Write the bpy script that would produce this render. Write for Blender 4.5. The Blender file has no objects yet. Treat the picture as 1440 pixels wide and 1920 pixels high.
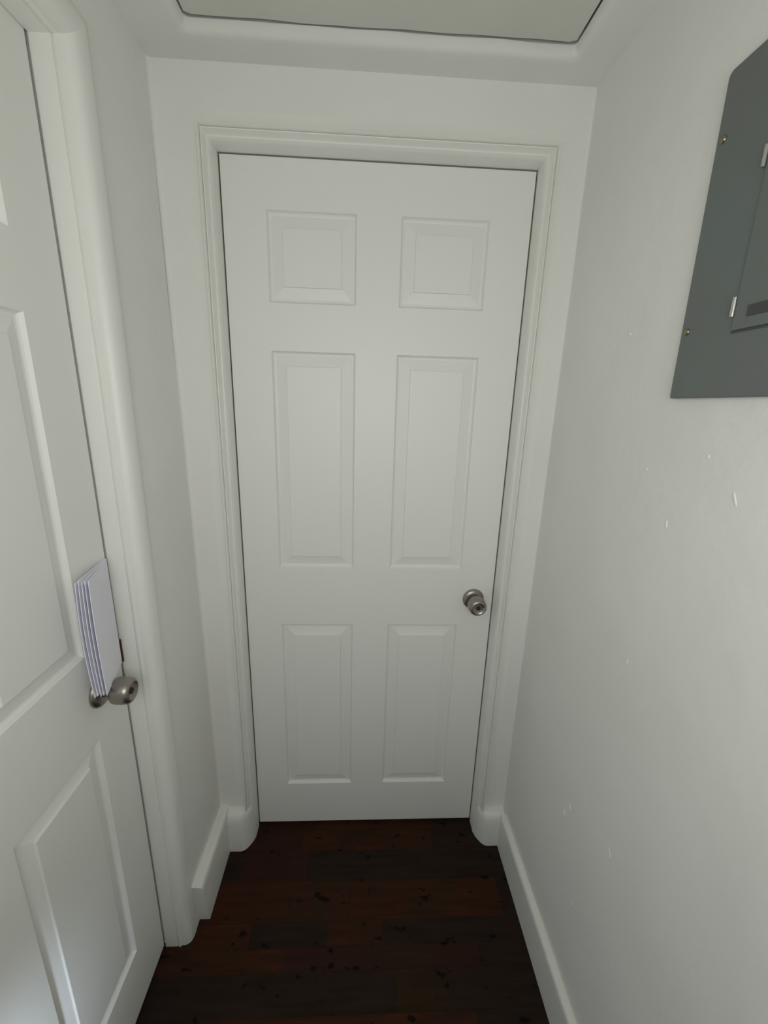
import bpy, bmesh, math, random
from mathutils import Vector, Matrix, noise

random.seed(7)
C = bpy.context.scene.collection
S = bpy.context.scene

# ------------------------------------------------------------------ camera
cam_data = bpy.data.cameras.new('camera')
cam = bpy.data.objects.new('camera', cam_data)
C.objects.link(cam)
S.camera = cam
p_, y_, r_ = math.radians(15.1634), math.radians(-2.95025), math.radians(1.71406)
F = Vector((-math.sin(y_) * math.cos(p_), math.cos(y_) * math.cos(p_), -math.sin(p_)))
Rt = Vector((math.cos(y_), math.sin(y_), 0))
Up = Rt.cross(F)
R2 = math.cos(r_) * Rt + math.sin(r_) * Up
U2 = -math.sin(r_) * Rt + math.cos(r_) * Up
M = Matrix(((R2.x, U2.x, -F.x, 0.35214), (R2.y, U2.y, -F.y, -1.20013), (R2.z, U2.z, -F.z, 1.49056), (0, 0, 0, 1)))
cam.matrix_world = M
cam_data.sensor_fit = 'HORIZONTAL'
cam_data.sensor_width = 36
cam_data.lens = 36 * 794.92 / 1440
cam_data.clip_start = 0.01

# ------------------------------------------------------------------ world, light, exposure
w = bpy.data.worlds.new('world')
S.world = w
w.use_nodes = True
w.node_tree.nodes['Background'].inputs[0].default_value = (0.6, 0.7, 0.8, 1)
w.node_tree.nodes['Background'].inputs[1].default_value = 0.02


def area(name, loc, tgt, sx, sy, power, col):
    d = bpy.data.lights.new(name, 'AREA')
    d.shape = 'RECTANGLE'
    d.size, d.size_y, d.energy, d.color = sx, sy, power, col
    o = bpy.data.objects.new(name, d)
    C.objects.link(o)
    o.location = loc
    o.rotation_euler = (Vector(tgt) - Vector(loc)).to_track_quat('-Z', 'Y').to_euler()
    return o


area('window_daylight', (0.38, -1.40, 1.50), (0.40, 0, 1.50), 0.70, 0.46, 5.55, (1.0, 0.995, 0.965))
low = area('low_daylight', (0.01, -1.18, 0.46), (-0.18, -0.93, 0.40), 0.08, 0.34, 0.75, (0.74, 0.84, 1.0))
low.data.spread = math.radians(46)
S.view_settings.view_transform = 'Standard'
S.view_settings.look = 'None'
S.view_settings.gamma = 1
S.view_settings.use_curve_mapping = False
S.view_settings.exposure = 0.0
S.cycles.use_denoising = True
S.cycles.max_bounces = 10
S.cycles.diffuse_bounces = 8

FZ = -0.012          # floor surface
CZ = 2.171           # ceiling
WY = -0.060          # end wall face
XR = 0.858           # right wall face
YB = -1.46            # rear wall face


# ------------------------------------------------------------------ materials
def mat(name, col, rough=0.6, metal=0.0, spec=0.5):
    m = bpy.data.materials.new(name)
    m.use_nodes = True
    b = m.node_tree.nodes['Principled BSDF']
    b.inputs['Base Color'].default_value = (*col, 1)
    b.inputs['Roughness'].default_value = rough
    b.inputs['Metallic'].default_value = metal
    b.inputs['Specular IOR Level'].default_value = spec
    return m, m.node_tree, b


def bump(nt, b, layers, dist=0.002):
    """layers: (scale, detail, strength) noise layers chained as bump"""
    tc = nt.nodes.new('ShaderNodeTexCoord')
    last = None
    for sc, det, st, dd in layers:
        n = nt.nodes.new('ShaderNodeTexNoise')
        n.inputs['Scale'].default_value = sc
        n.inputs['Detail'].default_value = det
        nt.links.new(tc.outputs['Object'], n.inputs['Vector'])
        bp = nt.nodes.new('ShaderNodeBump')
        bp.inputs['Strength'].default_value = st
        bp.inputs['Distance'].default_value = dd
        nt.links.new(n.outputs['Fac'], bp.inputs['Height'])
        if last:
            nt.links.new(last.outputs['Normal'], bp.inputs['Normal'])
        last = bp
    nt.links.new(last.outputs['Normal'], b.inputs['Normal'])
    return tc


def tint(nt, b, tc, c1, c2, scale, detail=2, lo=0.35, hi=0.65):
    n = nt.nodes.new('ShaderNodeTexNoise')
    n.inputs['Scale'].default_value = scale
    n.inputs['Detail'].default_value = detail
    nt.links.new(tc.outputs['Object'], n.inputs['Vector'])
    r = nt.nodes.new('ShaderNodeValToRGB')
    r.color_ramp.elements[0].position = lo
    r.color_ramp.elements[1].position = hi
    r.color_ramp.elements[0].color = (*c1, 1)
    r.color_ramp.elements[1].color = (*c2, 1)
    nt.links.new(n.outputs['Fac'], r.inputs['Fac'])
    nt.links.new(r.outputs['Color'], b.inputs['Base Color'])
    return r


m_wall, nt, b = mat('wall_paint', (0.77, 0.775, 0.735), 0.75, spec=0.25)
tc = bump(nt, b, [(7, 3, 0.35, 0.012), (55, 4, 0.3, 0.0018), (240, 2, 0.25, 0.0005)])
tint(nt, b, tc, (0.757, 0.758, 0.730), (0.787, 0.788, 0.760), 2.5)

m_ceil, nt, b = mat('ceiling_paint', (0.66, 0.67, 0.62), 0.85, spec=0.2)
tc = bump(nt, b, [(9, 3, 0.3, 0.008), (70, 4, 0.3, 0.0015)])
tint(nt, b, tc, (0.715, 0.72, 0.69), (0.745, 0.75, 0.72), 3)

m_hatch, nt, b = mat('hatch_board', (0.60, 0.61, 0.57), 0.85, spec=0.2)
tc = bump(nt, b, [(160, 3, 0.3, 0.0006)])
tint(nt, b, tc, (0.60, 0.61, 0.565), (0.625, 0.635, 0.59), 5)

m_trim, nt, b = mat('trim_gloss_paint', (0.74, 0.745, 0.69), 0.42)
tc = bump(nt, b, [(30, 3, 0.2, 0.0015), (220, 2, 0.15, 0.0004)])
tint(nt, b, tc, (0.775, 0.78, 0.74), (0.795, 0.80, 0.76), 6)

m_door, nt, b = mat('door_satin_paint', (0.795, 0.80, 0.765), 0.45)
tc = nt.nodes.new('ShaderNodeTexCoord')
mp = nt.nodes.new('ShaderNodeMapping')
mp.inputs['Scale'].default_value = (90, 90, 3)
wv = nt.nodes.new('ShaderNodeTexNoise')
wv.inputs['Scale'].default_value = 1.0
wv.inputs['Detail'].default_value = 5
bp = nt.nodes.new('ShaderNodeBump')
bp.inputs['Strength'].default_value = 0.18
bp.inputs['Distance'].default_value = 0.0006
nt.links.new(tc.outputs['Object'], mp.inputs['Vector'])
nt.links.new(mp.outputs['Vector'], wv.inputs['Vector'])
nt.links.new(wv.outputs['Fac'], bp.inputs['Height'])
nt.links.new(bp.outputs['Normal'], b.inputs['Normal'])

m_metal, nt, b = mat('brushed_nickel', (0.34, 0.31, 0.28), 0.36, 1.0)
tc = bump(nt, b, [(400, 2, 0.08, 0.0003)])
m_metal_dark, nt, b = mat('dark_bronze', (0.05, 0.035, 0.03), 0.45, 0.7)
m_chrome, nt, b = mat('steel_pin', (0.6, 0.6, 0.58), 0.25, 1.0)
m_screw, nt, b = mat('screw_brass', (0.30, 0.27, 0.18), 0.35, 1.0)
m_steel, nt, b = mat('grey_enamel', (0.14, 0.15, 0.15), 0.48)
tc = bump(nt, b, [(300, 2, 0.2, 0.0004)])
tint(nt, b, tc, (0.140, 0.148, 0.149), (0.132, 0.157, 0.152), 6)
m_steel_dark, nt, b = mat('grey_enamel_shaded', (0.055, 0.058, 0.058), 0.5)  # darker copy of the enamel, shade of gap and latch slot in the colour
m_latch, nt, b = mat('reddish_strike', (0.09, 0.02, 0.015), 0.5)
m_paper, nt, b = mat('envelope_paper', (0.82, 0.82, 0.90), 0.8, spec=0.2)
tc = bump(nt, b, [(25, 3, 0.2, 0.001)])
m_ink, nt, b = mat('envelope_blue_lining', (0.09, 0.10, 0.25), 0.8, spec=0.2)

m_papershade, nt, b = mat('envelope_paper_shade', (0.36, 0.37, 0.46), 0.8, spec=0.2)  # shadow between the papers, painted as a grey tone


def wood(name, c1, c2):
    m, nt, b = mat(name, c1, 0.7, spec=0.12)
    tc = nt.nodes.new('ShaderNodeTexCoord')
    mp = nt.nodes.new('ShaderNodeMapping')
    mp.inputs['Scale'].default_value = (4, 40, 40)
    n = nt.nodes.new('ShaderNodeTexNoise')
    n.inputs['Scale'].default_value = 1.6
    n.inputs['Detail'].default_value = 6
    r = nt.nodes.new('ShaderNodeValToRGB')
    r.color_ramp.elements[0].position = 0.35
    r.color_ramp.elements[1].position = 0.7
    r.color_ramp.elements[0].color = (*c1, 1)
    r.color_ramp.elements[1].color = (*c2, 1)
    # dark knots
    v = nt.nodes.new('ShaderNodeTexNoise')
    v.inputs['Scale'].default_value = 48
    v.inputs['Detail'].default_value = 1.5
    mp2 = nt.nodes.new('ShaderNodeMapping')
    mp2.inputs['Scale'].default_value = (0.6, 1, 1)
    r2 = nt.nodes.new('ShaderNodeValToRGB')
    r2.color_ramp.elements[0].position = 0.27
    r2.color_ramp.elements[1].position = 0.34
    r2.color_ramp.elements[0].color = (0.12, 0.12, 0.12, 1)
    r2.color_ramp.elements[1].color = (1, 1, 1, 1)
    mx = nt.nodes.new('ShaderNodeMixRGB')
    mx.blend_type = 'MULTIPLY'
    mx.inputs[0].default_value = 1
    L = nt.links.new
    L(tc.outputs['Object'], mp.inputs['Vector'])
    L(mp.outputs['Vector'], n.inputs['Vector'])
    L(n.outputs['Fac'], r.inputs['Fac'])
    L(tc.outputs['Object'], mp2.inputs['Vector'])
    L(mp2.outputs['Vector'], v.inputs['Vector'])
    L(v.outputs['Fac'], r2.inputs['Fac'])
    L(r.outputs['Color'], mx.inputs[1])
    L(r2.outputs['Color'], mx.inputs[2])
    L(mx.outputs['Color'], b.inputs['Base Color'])
    n3 = nt.nodes.new('ShaderNodeTexNoise')
    n3.inputs['Scale'].default_value = 9
    n3.inputs['Detail'].default_value = 4
    r3 = nt.nodes.new('ShaderNodeMapRange')
    r3.inputs[1].default_value, r3.inputs[2].default_value = 0.40, 0.66
    r3.inputs[3].default_value, r3.inputs[4].default_value = 0.10, 0.75
    mb = nt.nodes.new('ShaderNodeMixRGB')
    mb.inputs[2].default_value = (0.026, 0.0125, 0.0075, 1)
    L(tc.outputs['Object'], n3.inputs['Vector'])
    L(n3.outputs['Fac'], r3.inputs[0])
    L(r3.outputs[0], mb.inputs[0])
    L(r.outputs['Color'], mb.inputs[1])
    L(mb.outputs[0], mx.inputs[1])
    bp = nt.nodes.new('ShaderNodeBump')
    bp.inputs['Strength'].default_value = 0.3
    bp.inputs['Distance'].default_value = 0.0008
    L(n.outputs['Fac'], bp.inputs['Height'])
    L(bp.outputs['Normal'], b.inputs['Normal'])
    return m


W_RED = wood('laminate_red_brown', (0.032, 0.010, 0.0035), (0.055, 0.018, 0.007))
W_MID = wood('laminate_plum_brown', (0.026, 0.008, 0.006), (0.040, 0.013, 0.009))
W_GREY = wood('laminate_smoked_grey', (0.015, 0.0090, 0.0064), (0.025, 0.0165, 0.0125))
W_OLIVE = wood('laminate_olive_brown', (0.021, 0.012, 0.004), (0.035, 0.020, 0.008))


# ------------------------------------------------------------------ mesh helpers
def obj(name, bm, m, parent=None, smooth=False):
    bmesh.ops.recalc_face_normals(bm, faces=bm.faces)
    me = bpy.data.meshes.new(name)
    bm.to_mesh(me)
    bm.free()
    me.materials.append(m)
    if smooth:
        me.shade_smooth()
        try:
            me.set_sharp_from_angle(angle=math.radians(42))
        except Exception:
            pass
    o = bpy.data.objects.new(name, me)
    C.objects.link(o)
    if parent:
        o.parent = parent
    return o


def raw(name, bm, m, parent=None, smooth=False):
    """keeps face orientation as given"""
    me = bpy.data.meshes.new(name)
    bm.to_mesh(me)
    bm.free()
    me.materials.append(m)
    if smooth:
        me.shade_smooth()
        me.set_sharp_from_angle(angle=math.radians(42))
    o = bpy.data.objects.new(name, me)
    C.objects.link(o)
    if parent:
        o.parent = parent
    return o


def struct(o):
    o['kind'] = 'structure'
    return o


def tag(o, label, cat, group=None):
    o['label'] = label
    o['category'] = cat
    if group:
        o['group'] = group
    return o


def box(bm, a, b_, bev=0.0):
    (x0, y0, z0), (x1, y1, z1) = a, b_
    vs = [bm.verts.new(p) for p in ((x0, y0, z0), (x1, y0, z0), (x1, y1, z0), (x0, y1, z0), (x0, y0, z1), (x1, y0, z1), (x1, y1, z1), (x0, y1, z1))]
    fs = [bm.faces.new([vs[i] for i in f]) for f in ((0, 3, 2, 1), (4, 5, 6, 7), (0, 1, 5, 4), (1, 2, 6, 5), (2, 3, 7, 6), (3, 0, 4, 7))]
    if bev:
        es = list({e for f in fs for e in f.edges})
        bmesh.ops.bevel(bm, geom=es, offset=bev, segments=2, affect='EDGES', profile=0.6)
    return bm


def boxbm(a, b_, bev=0.0):
    return box(bmesh.new(), a, b_, bev)


def lathe(prof, seg=40):
    """prof: (distance, radius) along +Z"""
    bm = bmesh.new()
    rings = []
    for d, r in prof:
        if r < 1e-6:
            rings.append([bm.verts.new((0, 0, d))])
        else:
            rings.append([bm.verts.new((r * math.cos(2 * math.pi * k / seg), r * math.sin(2 * math.pi * k / seg), d)) for k in range(seg)])
    for A, B in zip(rings, rings[1:]):
        for k in range(seg):
            k2 = (k + 1) % seg
            if len(A) == 1 and len(B) == 1:
                continue
            if len(A) == 1:
                bm.faces.new((A[0], B[k], B[k2]))
            elif len(B) == 1:
                bm.faces.new((A[k], A[k2], B[0]))
            else:
                bm.faces.new((A[k], A[k2], B[k2], B[k]))
    return bm


def wob(z, seed, amp):
    return amp * noise.noise(Vector((z * 2.3 + seed * 7.1, seed * 3.3, 0.5)))


# ------------------------------------------------------------------ floor of laminate planks
floor = struct(obj('floor', boxbm((-0.35, YB - 0.1, -0.06), (1.0, 0.12, FZ - 0.010)), W_GREY))
PAL = {'r': W_RED, 'm': W_MID, 'g': W_GREY, 'o': W_OLIVE}
rows = [
    (0.12, 0.02, [(-.35, 'g'), (.3, 'm')]),
    (0.02, -0.100, [(-.35, 'm'), (.16, 'r'), (.615, 'g')]),
    (-0.100, -0.193, [(-.35, 'g'), (-.02, 'm'), (.19, 'g'), (.68, 'g')]),
    (-0.193, -0.300, [(-.35, 'r'), (.33, 'r'), (.80, 'g')]),
    (-0.300, -0.362, [(-.35, 'r'), (.05, 'g'), (.27, 'r'), (.43, 'g')]),
    (-0.362, -0.415, [(-.35, 'r'), (.15, 'm'), (.40, 'o'), (.57, 'm'), (.70, 'g')]),
    (-0.415, -0.500, [(-.35, 'g'), (.10, 'g'), (.46, 'o'), (.60, 'g')]),
    (-0.500, -0.600, [(-.35, 'm'), (.02, 'r'), (.66, 'g')]),
]
yy = -0.600
k = 0
while yy > YB:
    rows.append((yy, max(yy - 0.1, YB), [(-.35, 'rgmg'[k % 4]), (.1 + .13 * (k % 3), 'grog'[k % 4]), (.55 + .07 * (k % 2), 'mgrg'[k % 4])]))
    yy -= 0.1
    k += 1
for ya, yb, segs in rows:
    for i, (xa, c) in enumerate(segs):
        xb = segs[i + 1][0] if i + 1 < len(segs) else 1.0
        g = 0.0002
        bm = boxbm((xa + g, yb + g, FZ - 0.010), (xb - g, ya - g, FZ), 0.0003)
        obj('plank', bm, PAL[c], floor)

# ------------------------------------------------------------------ walls
LEFT_LEAN = 0.012


def xleft(z):
    return -0.109 - LEFT_LEAN * max(0, z) / 2.166


def grid_sheet(bm, fn, us, vs_):
    vv = [[bm.verts.new(fn(u, v)) for u in us] for v in vs_]
    for j in range(len(vs_) - 1):
        for i in range(len(us) - 1):
            bm.faces.new((vv[j][i], vv[j][i + 1], vv[j + 1][i + 1], vv[j + 1][i]))


def lin(a, b_, n):
    return [a + (b_ - a) * i / n for i in range(n + 1)]


# end wall: plaster face with soft coved corners, cut round the doorway
X0, X1, ZT = -0.003, 0.765, 2.035      # doorway
bm = bmesh.new()
Rc = 0.010


def end_left(u, z):
    # u in 0..1: quarter cove then flat to the opening
    if u < 0.5:
        a = u / 0.5 * math.pi / 2
        return (xleft(z) + Rc - Rc * math.cos(a) , WY - Rc + Rc * math.sin(a), z)
    t = (u - 0.5) / 0.5
    return (xleft(z) + Rc + (X0 - 0.046 - xleft(z) - Rc) * t, WY, z)


def end_right(u, z):
    if u < 0.5:
        a = u / 0.5 * math.pi / 2
        return (XR - 0.005 + 0.005 * math.cos(a), WY - 0.005 + 0.005 * math.sin(a), z)
    t = (u - 0.5) / 0.5
    return (XR - 0.005 + (X1 + 0.046 - XR + 0.005) * t, WY, z)


us = lin(0, 0.5, 8) + [1.0]
grid_sheet(bm, end_left, us, lin(FZ - .01, CZ + .02, 12))
grid_sheet(bm, end_right, us, lin(FZ - .01, CZ + .02, 12))
grid_sheet(bm, lambda u, z: (X0 - 0.046 + (X1 - X0 + .092) * u, WY, z), lin(0, 1, 4), lin(ZT + 0.046, CZ + .02, 3))
# solid core behind the plaster
box(bm, (-0.30, WY + 0.002, FZ - .01), (X0 - 0.048, 0.10, CZ + .1))
box(bm, (X1 + 0.048, WY + 0.002, FZ - .01), (1.0, 0.10, CZ + .1))
box(bm, (X0 - 0.048, WY + 0.002, ZT + 0.048), (X1 + 0.048, 0.10, CZ + .1))
wall_end = struct(obj('wall_end', bm, m_wall, smooth=True))

# right wall: hand-trowelled plaster, gently uneven
bm = bmesh.new()


def rw(y, z):
    d = 0.0016 * noise.noise(Vector((0, y * 2.2, z * 1.7))) if y < -0.12 else 0
    return (XR - d, y, z)


grid_sheet(bm, rw, lin(YB - .1, WY + .03, 60), lin(FZ - .01, CZ + .02, 60))
box(bm, (XR + 0.004, YB - 0.1, FZ - .01), (1.0, WY + .03, CZ + .1))
wall_right = struct(obj('wall_right', bm, m_wall, smooth=True))

# small plaster blobs and trowel ridges in the paint of the right wall
bm = bmesh.new()
for (yb, zb, ln, wd) in [(-.545, 1.30, .012, .003), (-.60, 1.42, .006, .003), (-.47, 1.38, .006, .002), (-.41, .52, .012, .003), (-.45, .50, .018, .003),
                         (-.36, .42, .008, .003), (-.43, .56, .010, .003), (-.52, 1.02, .010, .002), (-.66, 1.37, .020, .004), (-.50, .35, .009, .003),
                         (-.58, .62, .016, .003), (-.30, .78, .006, .002), (-.35, 1.62, .005, .002), (-.55, .85, .007, .002)]:
    mt = Matrix.Translation((XR - 0.0003, yb, zb)) @ Matrix.Rotation(random.uniform(-.5, .5), 4, 'X') @ Matrix.Diagonal((.0014, wd * .6, ln * .6, 1))
    bmesh.ops.create_icosphere(bm, subdivisions=2, radius=1, matrix=mt)
o = obj('plaster_blob', bm, m_wall, wall_right, smooth=True)
o['kind'] = 'stuff'

# left wall: piece beyond the left door, piece above it, piece behind the camera
YL, LT = -0.349, 2.020                  # left doorway: latch-side edge, head height
YL2 = YL - 0.768                        # hinge-side edge
XL = -0.180                             # left door face
bm = bmesh.new()
grid_sheet(bm, lambda y, z: (xleft(z) + 0.0012 * noise.noise(Vector((3, y * 3, z * 2))), y, z), lin(YL + 0.025, WY - 0.004, 8), lin(FZ - .01, CZ + .02, 40))
grid_sheet(bm, lambda y, z: (xleft(z), y, z), lin(YL2 - 0.025, YL + 0.025, 8), lin(LT + 0.025, CZ + .02, 4))
grid_sheet(bm, lambda y, z: (xleft(z), y, z), lin(YB - .1, YL2 - 0.025, 4), lin(FZ - .01, CZ + .02, 8))
bmesh.ops.remove_doubles(bm, verts=bm.verts, dist=0.0001)
box(bm, (-0.30, YL + 0.027, FZ - .01), (-0.126, WY, CZ + .1))
box(bm, (-0.30, YL2 - 0.027, LT + 0.027), (-0.126, YL + 0.027, CZ + .1))
box(bm, (-0.30, YB - .1, FZ - .01), (-0.126, YL2 - 0.027, CZ + .1))
wall_left = struct(obj('wall_left', bm, m_wall, smooth=True))

# rear wall with a window, behind the camera
bm = bmesh.new()
wx0, wx1, wz0, wz1 = 0.06, 0.78, 0.96, 1.88
box(bm, (-0.30, YB - 0.1, FZ - .01), (wx0, YB, CZ + .1))
box(bm, (wx1, YB - 0.1, FZ - .01), (1.0, YB, CZ + .1))
box(bm, (wx0, YB - 0.1, FZ - .01), (wx1, YB, wz0))
box(bm, (wx0, YB - 0.1, wz1), (wx1, YB, CZ + .1))
struct(obj('wall_rear', bm, m_wall))
bm = bmesh.new()
for a, b_ in (((wx0, YB - .07, wz0), (wx0 + .04, YB + .0, wz1)), ((wx1 - .04, YB - .07, wz0), (wx1, YB + .0, wz1)),
              ((wx0 + .04, YB - .07, wz0), (wx1 - .04, YB + .0, wz0 + .04)), ((wx0 + .04, YB - .07, wz1 - .04), (wx1 - .04, YB + .0, wz1)),
              ((wx0 + .04, YB - .06, 1.405), (wx1 - .04, YB - .02, 1.435))):
    box(bm, a, b_)
struct(obj('window_1', bm, m_trim))

# ------------------------------------------------------------------ ceiling with hatch opening
HX0, HX1, HY1, HY0 = -0.010, 0.769, -0.139, -0.780
bm = bmesh.new()
lip = [(0.014, 0.085), (0.011, 0.0215), (0.0, 0.0200), (0.001, 0.013), (0.003, 0.0075), (0.006, 0.003), (0.011, 0.0007), (0.018, 0.0)]
NS = 26


def ring(off, dz):
    pts = []
    x0, x1, y0, y1 = HX0 - off, HX1 + off, HY0 - off, HY1 + off
    rc = 0.010 + off * 0.6
    # walk: far side left->right, right side, near side, left side, rounded corners
    def seg(a, b_, n):
        for i in range(n):
            t = i / n
            pts.append((a[0] + (b_[0] - a[0]) * t, a[1] + (b_[1] - a[1]) * t))
    def arc(cx, cy, a0):
        for i in range(5):
            a = a0 - i / 5 * math.pi / 2
            pts.append((cx + rc * math.cos(a), cy + rc * math.sin(a)))
    seg((x0 + rc, y1), (x1 - rc, y1), NS)
    arc(x1 - rc, y1 - rc, math.pi / 2)
    seg((x1, y1 - rc), (x1, y0 + rc), NS)
    arc(x1 - rc, y0 + rc, 0)
    seg((x1 - rc, y0), (x0 + rc, y0), NS)
    arc(x0 + rc, y0 + rc, -math.pi / 2)
    seg((x0, y0 + rc), (x0, y1 - rc), NS)
    arc(x0 + rc, y1 - rc, math.pi)
    out = []
    for i, (x, y) in enumerate(pts):
        j = 0.0016 * noise.noise(Vector((x * 9, y * 9, 1))) if dz < 0.05 else 0
        kz = 0.0014 * noise.noise(Vector((x * 14, y * 14, 4))) if 0 < dz < 0.05 else 0
        out.append(bm.verts.new((x, y + j, CZ + dz + kz)))
    return out


rings = [ring(*l) for l in lip]
# outer boundary points matched to the last ring by projection onto the room rectangle
last = rings[-1]
n = len(last)
outer = []
bx0, bx1, by0, by1 = -0.20, 1.0, YB - 0.1, 0.10
cx, cy = (HX0 + HX1) / 2, (HY0 + HY1) / 2
for v in last:
    x, y = v.co.x, v.co.y
    # push to the nearest side, keeping the order
    tl, tr, tb, tt = x - HX0, HX1 - x, y - HY0, HY1 - y
    mnd = min((tt, 't'), (tr, 'r'), (tb, 'b'), (tl, 'l'))[1]
    if mnd == 't':
        outer.append(bm.verts.new((x, by1, CZ)))
    elif mnd == 'r':
        outer.append(bm.verts.new((bx1, y, CZ)))
    elif mnd == 'b':
        outer.append(bm.verts.new((x, by0, CZ)))
    else:
        outer.append(bm.verts.new((bx0, y, CZ)))
rings.append(outer)
for A, B in zip(rings, rings[1:]):
    for i in range(n):
        i2 = (i + 1) % n
        bm.faces.new((A[i], A[i2], B[i2], B[i]))
# corner fillers come with the quads between sides; add roof slab pieces above
box(bm, (-0.30, HY1 + 0.03, CZ + 0.03), (1.0, 0.12, CZ + 0.11))
box(bm, (-0.30, YB - .1, CZ + 0.03), (1.0, HY0 - 0.03, CZ + 0.11))
box(bm, (-0.30, HY0 - 0.03, CZ + 0.03), (HX0 - 0.03, HY1 + 0.03, CZ + 0.11))
box(bm, (HX1 + 0.03, HY0 - 0.03, CZ + 0.03), (1.0, HY1 + 0.03, CZ + 0.11))
struct(obj('ceiling', bm, m_ceil, smooth=True))

# hatch panel resting in the opening
bm = bmesh.new()
top, bot = [], []
N = 60


def hp(x, y, side):
    if side == 't':
        w_ = 0.0036 + 0.0034 * noise.noise(Vector((x * 11, 2, 0))) - 0.0024 * math.exp(-((x - 0.30) / 0.14) ** 2)
        return (x, y - max(w_, 0.0002))
    return (x, y)


pts = []
a0, a1 = HX0 + 0.003, HX1 - 0.0035
for i in range(N + 1):
    x = a0 + (a1 - a0) * i / N
    e = min(x - a0, a1 - x)
    cr = 0.006 - math.sqrt(max(0, 0.006 ** 2 - (0.006 - min(e, 0.006)) ** 2))
    pts.append(hp(x, HY1 - 0.001 - cr, 't'))
pts += [(a1, HY0 + 0.003), (a0, HY0 + 0.003)]
bv = [bm.verts.new((x, y, CZ + 0.0215)) for x, y in pts]
tv = [bm.verts.new((x, y, CZ + 0.036)) for x, y in pts]
bm.faces.new(bv)
bm.faces.new(tv[::-1])
for i in range(len(pts)):
    i2 = (i + 1) % len(pts)
    bm.faces.new((bv[i], tv[i], tv[i2], bv[i2]))
hatch = tag(obj('ceiling_hatch', bm, m_hatch), 'flat grey painted access hatch panel set in the ceiling opening', 'hatch')


# ------------------------------------------------------------------ trims (mitred casing with jamb)
def casing(name, prof, x0, x1, zt, z0, m, mtx):
    """prof (u outward from the opening, v towards the room); children: casing_side x2, casing_head"""
    root = bpy.data.objects.new(name, None)
    C.objects.link(root)
    root.matrix_world = mtx
    struct(root)
    nz = 24

    def strip(nm, P, Q, seed, n=nz):
        bm = bmesh.new()
        vv = []
        for j in range(n + 1):
            t = j / n
            row = []
            for (u, v) in prof:
                a = Vector(P(u, v))
                b_ = Vector(Q(u, v))
                c = a.lerp(b_, t)
                c.y -= wob(t * 3 + u * 5, seed, 0.00035)
                row.append(bm.verts.new(c))
            vv.append(row)
        for j in range(n):
            for i in range(len(prof) - 1):
                bm.faces.new((vv[j][i], vv[j][i + 1], vv[j + 1][i + 1], vv[j + 1][i]))
        bm.faces.new(vv[0])
        bm.faces.new(vv[-1][::-1])
        # close the back
        for j in range(n):
            bm.faces.new((vv[j][0], vv[j + 1][0], vv[j + 1][-1], vv[j][-1]))
        return obj(nm, bm, m, root, smooth=True)

    strip('casing_side', lambda u, v: (x0 - u, -v, z0), lambda u, v: (x0 - u, -v, zt + u), 1)
    strip('casing_side', lambda u, v: (x1 + u, -v, z0), lambda u, v: (x1 + u, -v, zt + u), 2)
    strip('casing_head', lambda u, v: (x0 - u, -v, zt + u), lambda u, v: (x1 + u, -v, zt + u), 3)
    return root


prof_end = [(0.016, -0.045), (0.004, -0.045), (0.004, 0.0002), (0, 0.0012), (0, 0.0430), (0.0015, 0.0485), (0.0045, 0.0540), (0.0068, 0.0545), (0.0080, 0.0520), (0.0095, 0.0530),
            (0.0120, 0.0610), (0.0142, 0.0665), (0.0160, 0.0670), (0.0165, 0.0630), (0.0176, 0.0630), (0.0182, 0.0720), (0.0198, 0.0745), (0.0222, 0.0740), (0.0236, 0.0710), (0.0240, 0.0612),
            (0.0270, 0.0604), (0.050, 0.0602), (0.050, 0.056)]
casing('trim_1', prof_end, X0, X1, ZT, FZ, m_trim, Matrix.Identity(4))

# left door frame: local x = along -Y .. mapped so that local (-y) = world +X
# local frame: lx -> world -Y, ly -> world -X, lz -> Z
ML = Matrix(((0, -1, 0, XL), (1, 0, 0, 0), (0, 0, 1, 0), (0, 0, 0, 1)))
prof_left = [(0.016, -0.045), (0.009, -0.045), (0.009, 0.0005), (0, 0.0015), (0, 0.032), (0.001, 0.035), (-0.001, 0.038), (-0.0014, 0.042), (0.001, 0.0445), (0.0026, 0.046), (0.0022, 0.0525),
             (0.0038, 0.0585), (0.007, 0.0640), (0.011, 0.0675), (0.017, 0.0700), (0.026, 0.0715), (0.036, 0.0718), (0.044, 0.0705), (0.050, 0.066), (0.052, 0.050)]
casing('trim_2', prof_left, YL2, YL, LT, FZ, m_trim, ML)


# ------------------------------------------------------------------ six panel doors
COLS = [(0.1045, 0.3255), (0.4365, 0.6575)]
ROWS = [(0.170, 0.796), (0.986, 1.600), (1.716, 1.923)]
DW, DH, DT = 0.762, 2.032, 0.035
KZ = 0.885


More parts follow.
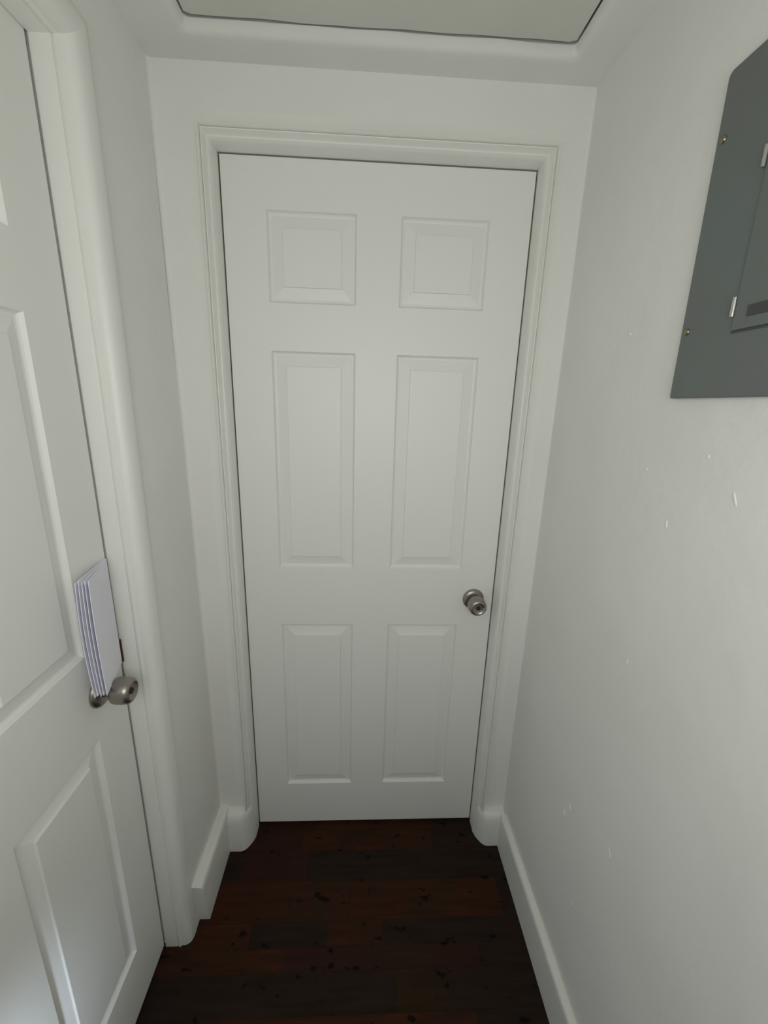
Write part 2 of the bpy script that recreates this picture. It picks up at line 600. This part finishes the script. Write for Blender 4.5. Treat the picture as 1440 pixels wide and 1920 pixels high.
def six_panel_door(name, mtx, knob_x, KZ):
    """local: x across, z up, face at y = 0 looking to -y"""
    bm = bmesh.new()
    xs = [0, COLS[0][0], COLS[0][1], COLS[1][0], COLS[1][1], DW]
    zs = [0, ROWS[0][0], ROWS[0][1], ROWS[1][0], ROWS[1][1], ROWS[2][0], ROWS[2][1], DH]
    gv = {(i, j): bm.verts.new((x, 0, z)) for i, x in enumerate(xs) for j, z in enumerate(zs)}
    for i in range(5):
        for j in range(7):
            if i in (1, 3) and j in (1, 3, 5):
                # sticking: stepped bevel down into the recess
                cur = [gv[i, j], gv[i + 1, j], gv[i + 1, j + 1], gv[i, j + 1]]
                x0, x1, z0, z1 = xs[i], xs[i + 1], zs[j], zs[j + 1]
                for (o_, d) in ((0.0012, 0.0026), (0.0030, 0.0070), (0.0060, 0.0092), (0.0105, 0.0098)):
                    nx = [bm.verts.new(p) for p in ((x0 + o_, d, z0 + o_), (x1 - o_, d, z0 + o_), (x1 - o_, d, z1 - o_), (x0 + o_, d, z1 - o_))]
                    for k in range(4):
                        bm.faces.new((cur[k], cur[(k + 1) % 4], nx[(k + 1) % 4], nx[k]))
                    cur = nx
            else:
                bm.faces.new((gv[i, j], gv[i + 1, j], gv[i + 1, j + 1], gv[i, j + 1]))
    # edges and back
    b0 = [bm.verts.new(p) for p in ((0, DT, 0), (DW, DT, 0), (DW, DT, DH), (0, DT, DH))]
    bm.faces.new(b0[::-1])
    bottom = [gv[i, 0] for i in range(6)]
    topv = [gv[i, 7] for i in range(6)]
    leftv = [gv[0, j] for j in range(8)]
    rightv = [gv[5, j] for j in range(8)]
    bm.faces.new(bottom[::-1] + [b0[0], b0[1]])
    bm.faces.new(topv + [b0[2], b0[3]])
    bm.faces.new(leftv + [b0[3], b0[0]])
    bm.faces.new(rightv[::-1] + [b0[1], b0[2]])
    d = obj(name, bm, m_door)
    d.matrix_world = mtx
    struct(d)
    cache = {}
    for (z0, z1) in ROWS:
        for (x0, x1) in COLS:
            bm = bmesh.new()
            cur = None
            for (o_, dd) in ((0.0105, 0.0099), (0.0115, 0.0095), (0.036, 0.0042), (0.0372, 0.0038), (0.0378, 0.0008), (0.0386, 0.0002)):
                nx = [bm.verts.new(p) for p in ((x0 + o_, dd, z0 + o_), (x1 - o_, dd, z0 + o_), (x1 - o_, dd, z1 - o_), (x0 + o_, dd, z1 - o_))]
                if cur:
                    for k in range(4):
                        bm.faces.new((cur[k], cur[(k + 1) % 4], nx[(k + 1) % 4], nx[k]))
                cur = nx
            bm.faces.new(cur)
            raw('raised_panel', bm, m_door, d)
    # knob
    bm = lathe([(0, 0.0), (0.0, 0.0330), (0.003, 0.0335), (0.006, 0.0325), (0.0095, 0.0290), (0.0115, 0.0225), (0.0125, 0.0150), (0.0125, 0)])
    kr = raw('knob_rose', bm, m_metal, d, smooth=True)
    kr.matrix_local = Matrix.Translation((knob_x, 0, KZ)) @ Matrix.Rotation(math.pi / 2, 4, 'X')
    kr['label'] = 'round brushed metal rose plate'
    bm = lathe([(0.0125, 0.0), (0.0125, 0.0120), (0.024, 0.0120), (0.027, 0.0150), (0.0295, 0.0215), (0.033, 0.0252), (0.038, 0.0268), (0.050, 0.0272), (0.0585, 0.0266), (0.0645, 0.0248),
                (0.0675, 0.0215), (0.0685, 0.0185), (0.0670, 0.0165), (0.0650, 0.0120), (0.0645, 0.0)])
    kh = raw('knob_handle', bm, m_metal, kr, smooth=True)
    kh['label'] = 'brushed metal tulip-shaped door knob'
    bm = lathe([(0.0640, 0), (0.0640, 0.0062), (0.0668, 0.0062), (0.0672, 0.0050), (0.0672, 0)], 20)
    raw('knob_button', bm, m_metal_dark, kr, smooth=True)
    return d


six_panel_door('door_1', Matrix.Identity(4), 0.702, 0.888)
# left door: local x -> world +Y starting at hinge edge
MD = Matrix(((0, -1, 0, XL), (1, 0, 0, YL2 + 0.001), (0, 0, 1, 0.003), (0, 0, 0, 1)))
six_panel_door('door_2', MD, DW - 0.082, 0.8925)
bm = boxbm((XL - 0.006, YL - 0.0035, 0.905), (XL + 0.0055, YL - 0.0002, 0.960), 0.0006)
o = obj('strike_plate', bm, m_latch, bpy.data.objects['trim_2'])
o.matrix_parent_inverse = ML.inverted()
o['label'] = 'dark reddish latch strike in the door gap'


# ------------------------------------------------------------------ baseboards
def sweep(name, prof, path, m):
    """prof: (offset from wall into room, z); path: list of (point, outward dir) in plan"""
    bm = bmesh.new()
    vv = []
    for (px, py), (nx, ny) in path:
        vv.append([bm.verts.new((px + nx * d, py + ny * d, z)) for d, z in prof])
    for A, B in zip(vv, vv[1:]):
        for i in range(len(prof) - 1):
            bm.faces.new((A[i], A[i + 1], B[i + 1], B[i]))
        bm.faces.new((A[-1], A[0], B[0], B[-1]))
    bm.faces.new(vv[0])
    bm.faces.new(vv[-1][::-1])
    return struct(obj(name, bm, m, smooth=True))


BH = 0.123
pb = [(-0.004, FZ), (0.018, FZ), (0.018, BH - 0.022), (0.0176, BH - 0.010), (0.0160, BH - 0.004), (0.0125, BH - 0.001), (0.004, BH), (-0.004, BH)]
sweep('baseboard_right', pb, [((XR, -0.088 - 0 + i * (YB + 0.088) / 20), (-1, 0)) for i in range(21)], m_trim)
pbl = [(-0.012, FZ), (0.026, FZ), (0.026, BH + .012), (0.0250, BH + 0.020), (0.022, BH + 0.026), (0.012, BH + 0.029), (-0.012, BH + .030)]
# left piece: mitred near end at the casing
bm = bmesh.new()
vv = []
for y0s in (0, 1):
    row = []
    for d, z in pbl:
        if y0s == 0:
            y = -0.286 - 0.025 * max(0, z) / 0.15
        else:
            y = WY + .002
        row.append(bm.verts.new((-0.105 + d, y, z)))
    vv.append(row)
A, B = vv
for i in range(len(pbl) - 1):
    bm.faces.new((A[i], A[i + 1], B[i + 1], B[i]))
bm.faces.new((A[-1], A[0], B[0], B[-1]))
bm.faces.new(A)
bm.faces.new(B[::-1])
struct(obj('baseboard_left', bm, m_trim, smooth=True))
pe = [(-0.004, FZ), (0.034, FZ), (0.034, BH - 0.050), (0.0325, BH - 0.026), (0.027, BH - 0.009), (0.018, BH - 0.001), (-0.004, BH)]
sweep('baseboard_end_right', pe, [((X1 + 0.004 + .036 * t, WY + 0.037 * (1 - t) ** 2), (0, -1)) for t in lin(0, 1, 8)] + [((XR - 0.001, WY), (0, -1))], m_trim)
sweep('baseboard_end_left', [(d, z + (.02 if z > 0 else 0)) for d, z in pe], [((-0.106, WY), (0, -1))] + [((X0 - 0.040 + .036 * t, WY + 0.037 * t ** 2), (0, -1)) for t in lin(0, 1, 8)], m_trim)

# ------------------------------------------------------------------ breaker panel on the right wall
PY0, PY1, PZ0, PZ1 = -0.874, -0.505, 1.505, 1.940      # cover
root = bpy.data.objects.new('breaker_panel', None)
C.objects.link(root)
root.location = (XR, (PY0 + PY1) / 2, PZ0)
tag(root, 'grey metal breaker panel mounted on the right wall', 'electrical panel')


def child(nm, bm, m, parent, smooth=False):
    o = obj(nm, bm, m, parent, smooth)
    o.matrix_parent_inverse = parent.matrix_world.inverted()
    return o


bpy.context.view_layer.update()
bm = bmesh.new()
# cover sheet, chamfer-rounded corners
poly = []
rr = 0.008
for (cy_, cz_, a0) in ((PY1 - rr, PZ1 - rr, 0), (PY0 + rr, PZ1 - rr, 90), (PY0 + rr, PZ0 + rr * .3, 180), (PY1 - rr * .3, PZ0 + rr * .3, 270)):
    r3 = rr if a0 < 180 else rr * .3
    for i in range(5):
        a = math.radians(a0 + i * 22.5)
        poly.append((cy_ + r3 * math.cos(a), cz_ + r3 * math.sin(a)))
lay = [(XR + 0.002, 0), (XR - 0.0085, 0), (XR - 0.0105, 0.0018), ]
vr = []
pcx, pcz = (PY0 + PY1) / 2, (PZ0 + PZ1) / 2
for x, ins in lay:
    vr.append([bm.verts.new((x, pcx + (y - pcx) * (1 - ins / .19), pcz + (z - pcz) * (1 - ins / .22))) for y, z in poly])
for A, B in zip(vr, vr[1:]):
    for i in range(len(poly)):
        i2 = (i + 1) % len(poly)
        bm.faces.new((A[i], A[i2], B[i2], B[i]))
bm.faces.new(vr[0])
bm.faces.new(vr[-1])
child('cover', bm, m_steel, root)
fx = XR - 0.0105
# door of the panel
DY1, DY0, DZ0, DZ1 = -0.605, -0.840, 1.592, 1.868
bm = bmesh.new()
box(bm, (fx - 0.0028, DY0, DZ0), (fx + 0.001, DY1, DZ1), 0.0012)
dr = child('panel_door', bm, m_steel, root)
# thin dark strip below the door, gap shadow put into its colour
bm = bmesh.new()
box(bm, (fx - 0.0006, DY0 - 0.002, DZ0 - 0.0035), (fx + 0.0005, DY1 + 0.002, DZ0 - 0.0002))
child('door_gap_shade', bm, m_steel_dark, root)
bm = bmesh.new()
box(bm, (fx - 0.0042, -0.778, 1.606), (fx - 0.0026, -0.626, 1.620), 0.0007)
child('latch_slot', bm, m_steel_dark, root)  # raised bar, the slot's shade is in its dark colour
for zc in (1.622, 1.795):
    bm = bmesh.new()
    bmesh.ops.create_cone(bm, cap_ends=True, segments=14, radius1=0.0030, radius2=0.0030, depth=0.024,
                          matrix=Matrix.Translation((fx - 0.0030, DY1 + 0.003, zc)))
    child('hinge_pin', bm, m_chrome, root, True)
for (yc, zc) in ((-0.518, 1.604), (-0.518, 1.855), (-0.857, 1.604), (-0.857, 1.855)):
    bm = lathe([(0, 0.0), (0, 0.0052), (0.0015, 0.0050), (0.0028, 0.0036), (0.0032, 0)], 18)
    bmesh.ops.transform(bm, matrix=Matrix.Translation((fx, yc, zc)) @ Matrix.Rotation(-math.pi / 2, 4, 'Y'), verts=bm.verts)
    s = child('screw', bm, m_screw, root, True)

root.matrix_world = root.matrix_world @ Matrix.Rotation(math.radians(-1.0), 4, 'X')

# ------------------------------------------------------------------ envelopes wedged behind the left knob
ENV = [
    ('white envelope facing the hallway, outermost of the stack above the left door knob', 0.0415, 0.1120, 0.000),
    ('white envelope second from the outside in the stack above the left knob', 0.0365, 0.1130, 0.001),
    ('white envelope in the middle of the stack above the left knob', 0.0315, 0.1125, -0.001),
    ('white envelope second from the door in the stack above the left knob', 0.0265, 0.1135, 0.001),
    ('white envelope nearest the left door face, innermost of the stack', 0.0215, 0.1140, -0.002),
]
for i, (lab, dx, wd, dz) in enumerate(ENV):
    # plan: far edge wedged by the jamb, near edge fanned out from the door
    xf = XL + 0.0075 + (4 - i) * 0.0004 + 0.0022 * (4 - i) * .3
    yf = YL - 0.020
    ang = math.asin(min(0.9, (XL + dx - xf) / 0.110))
    th = 0.0019
    bm = bmesh.new()
    H = 0.240
    nz, ny = 10, 4
    fr, bk = [], []
    for a in range(nz + 1):
        z = 0.9165 + dz + H * a / nz
        rf, rb = [], []
        for c in range(ny + 1):
            t = c / ny * wd
            bow = 0.0022 * math.sin(math.pi * a / nz) * (c / ny) * (1 + .3 * i)
            th_ = th * (1.0 if 0 < a < nz and 0 < c < ny else 0.35)
            x = xf + math.sin(ang) * t - bow
            y = yf - math.cos(ang) * t
            rf.append(bm.verts.new((x + th_ * math.cos(ang), y + th_ * math.sin(ang), z)))
            rb.append(bm.verts.new((x - th_ * math.cos(ang), y - th_ * math.sin(ang), z)))
        fr.append(rf)
        bk.append(rb)
    for a in range(nz):
        for c in range(ny):
            bm.faces.new((fr[a][c], fr[a + 1][c], fr[a + 1][c + 1], fr[a][c + 1]))
            bm.faces.new((bk[a][c], bk[a][c + 1], bk[a + 1][c + 1], bk[a + 1][c]))
    for a in range(nz):
        bm.faces.new((fr[a][0], bk[a][0], bk[a + 1][0], fr[a + 1][0]))
        bm.faces.new((fr[a][ny], fr[a + 1][ny], bk[a + 1][ny], bk[a][ny]))
    for c in range(ny):
        bm.faces.new((fr[0][c], fr[0][c + 1], bk[0][c + 1], bk[0][c]))
        bm.faces.new((fr[nz][c], bk[nz][c], bk[nz][c + 1], fr[nz][c + 1]))
    EM = Matrix.Translation((xf, yf, 0.9165)) @ Matrix.Rotation(ang, 4, 'Z')
    bmesh.ops.transform(bm, matrix=EM.inverted(), verts=bm.verts)
    e = obj('envelope', bm, m_paper, smooth=True)
    e.matrix_world = EM
    tag(e, lab, 'envelope', 'envelopes wedged above the left door knob')
    # edge strip: blue flap on some, painted grey shadow between papers on others
    bm = bmesh.new()
    y = yf - math.cos(ang) * (wd + 0.0002)
    x = xf + math.sin(ang) * (wd + 0.0002)
    vv = []
    for a in range(nz + 1):
        z = 0.925 + dz + (H - .015) * a / nz
        bow = 0.0022 * math.sin(math.pi * (a / nz)) * (1 + .3 * i)
        px, py = x - bow - th * .75 * math.cos(ang), y + .0004 - th * .75 * math.sin(ang)
        vv.append([bm.verts.new((px - .0004, py, z)), bm.verts.new((px + .0004, py, z)), bm.verts.new((px + .0004, py + .002, z)), bm.verts.new((px - .0004, py + .002, z))])
    for A, B in zip(vv, vv[1:]):
        for k in range(4):
            bm.faces.new((A[k], A[(k + 1) % 4], B[(k + 1) % 4], B[k]))
    bmesh.ops.transform(bm, matrix=EM.inverted(), verts=bm.verts)
    f = obj('flap_or_shade', bm, m_ink if i in (0, 1, 3) else m_papershade, e)
    f['label'] = 'thin edge strip'
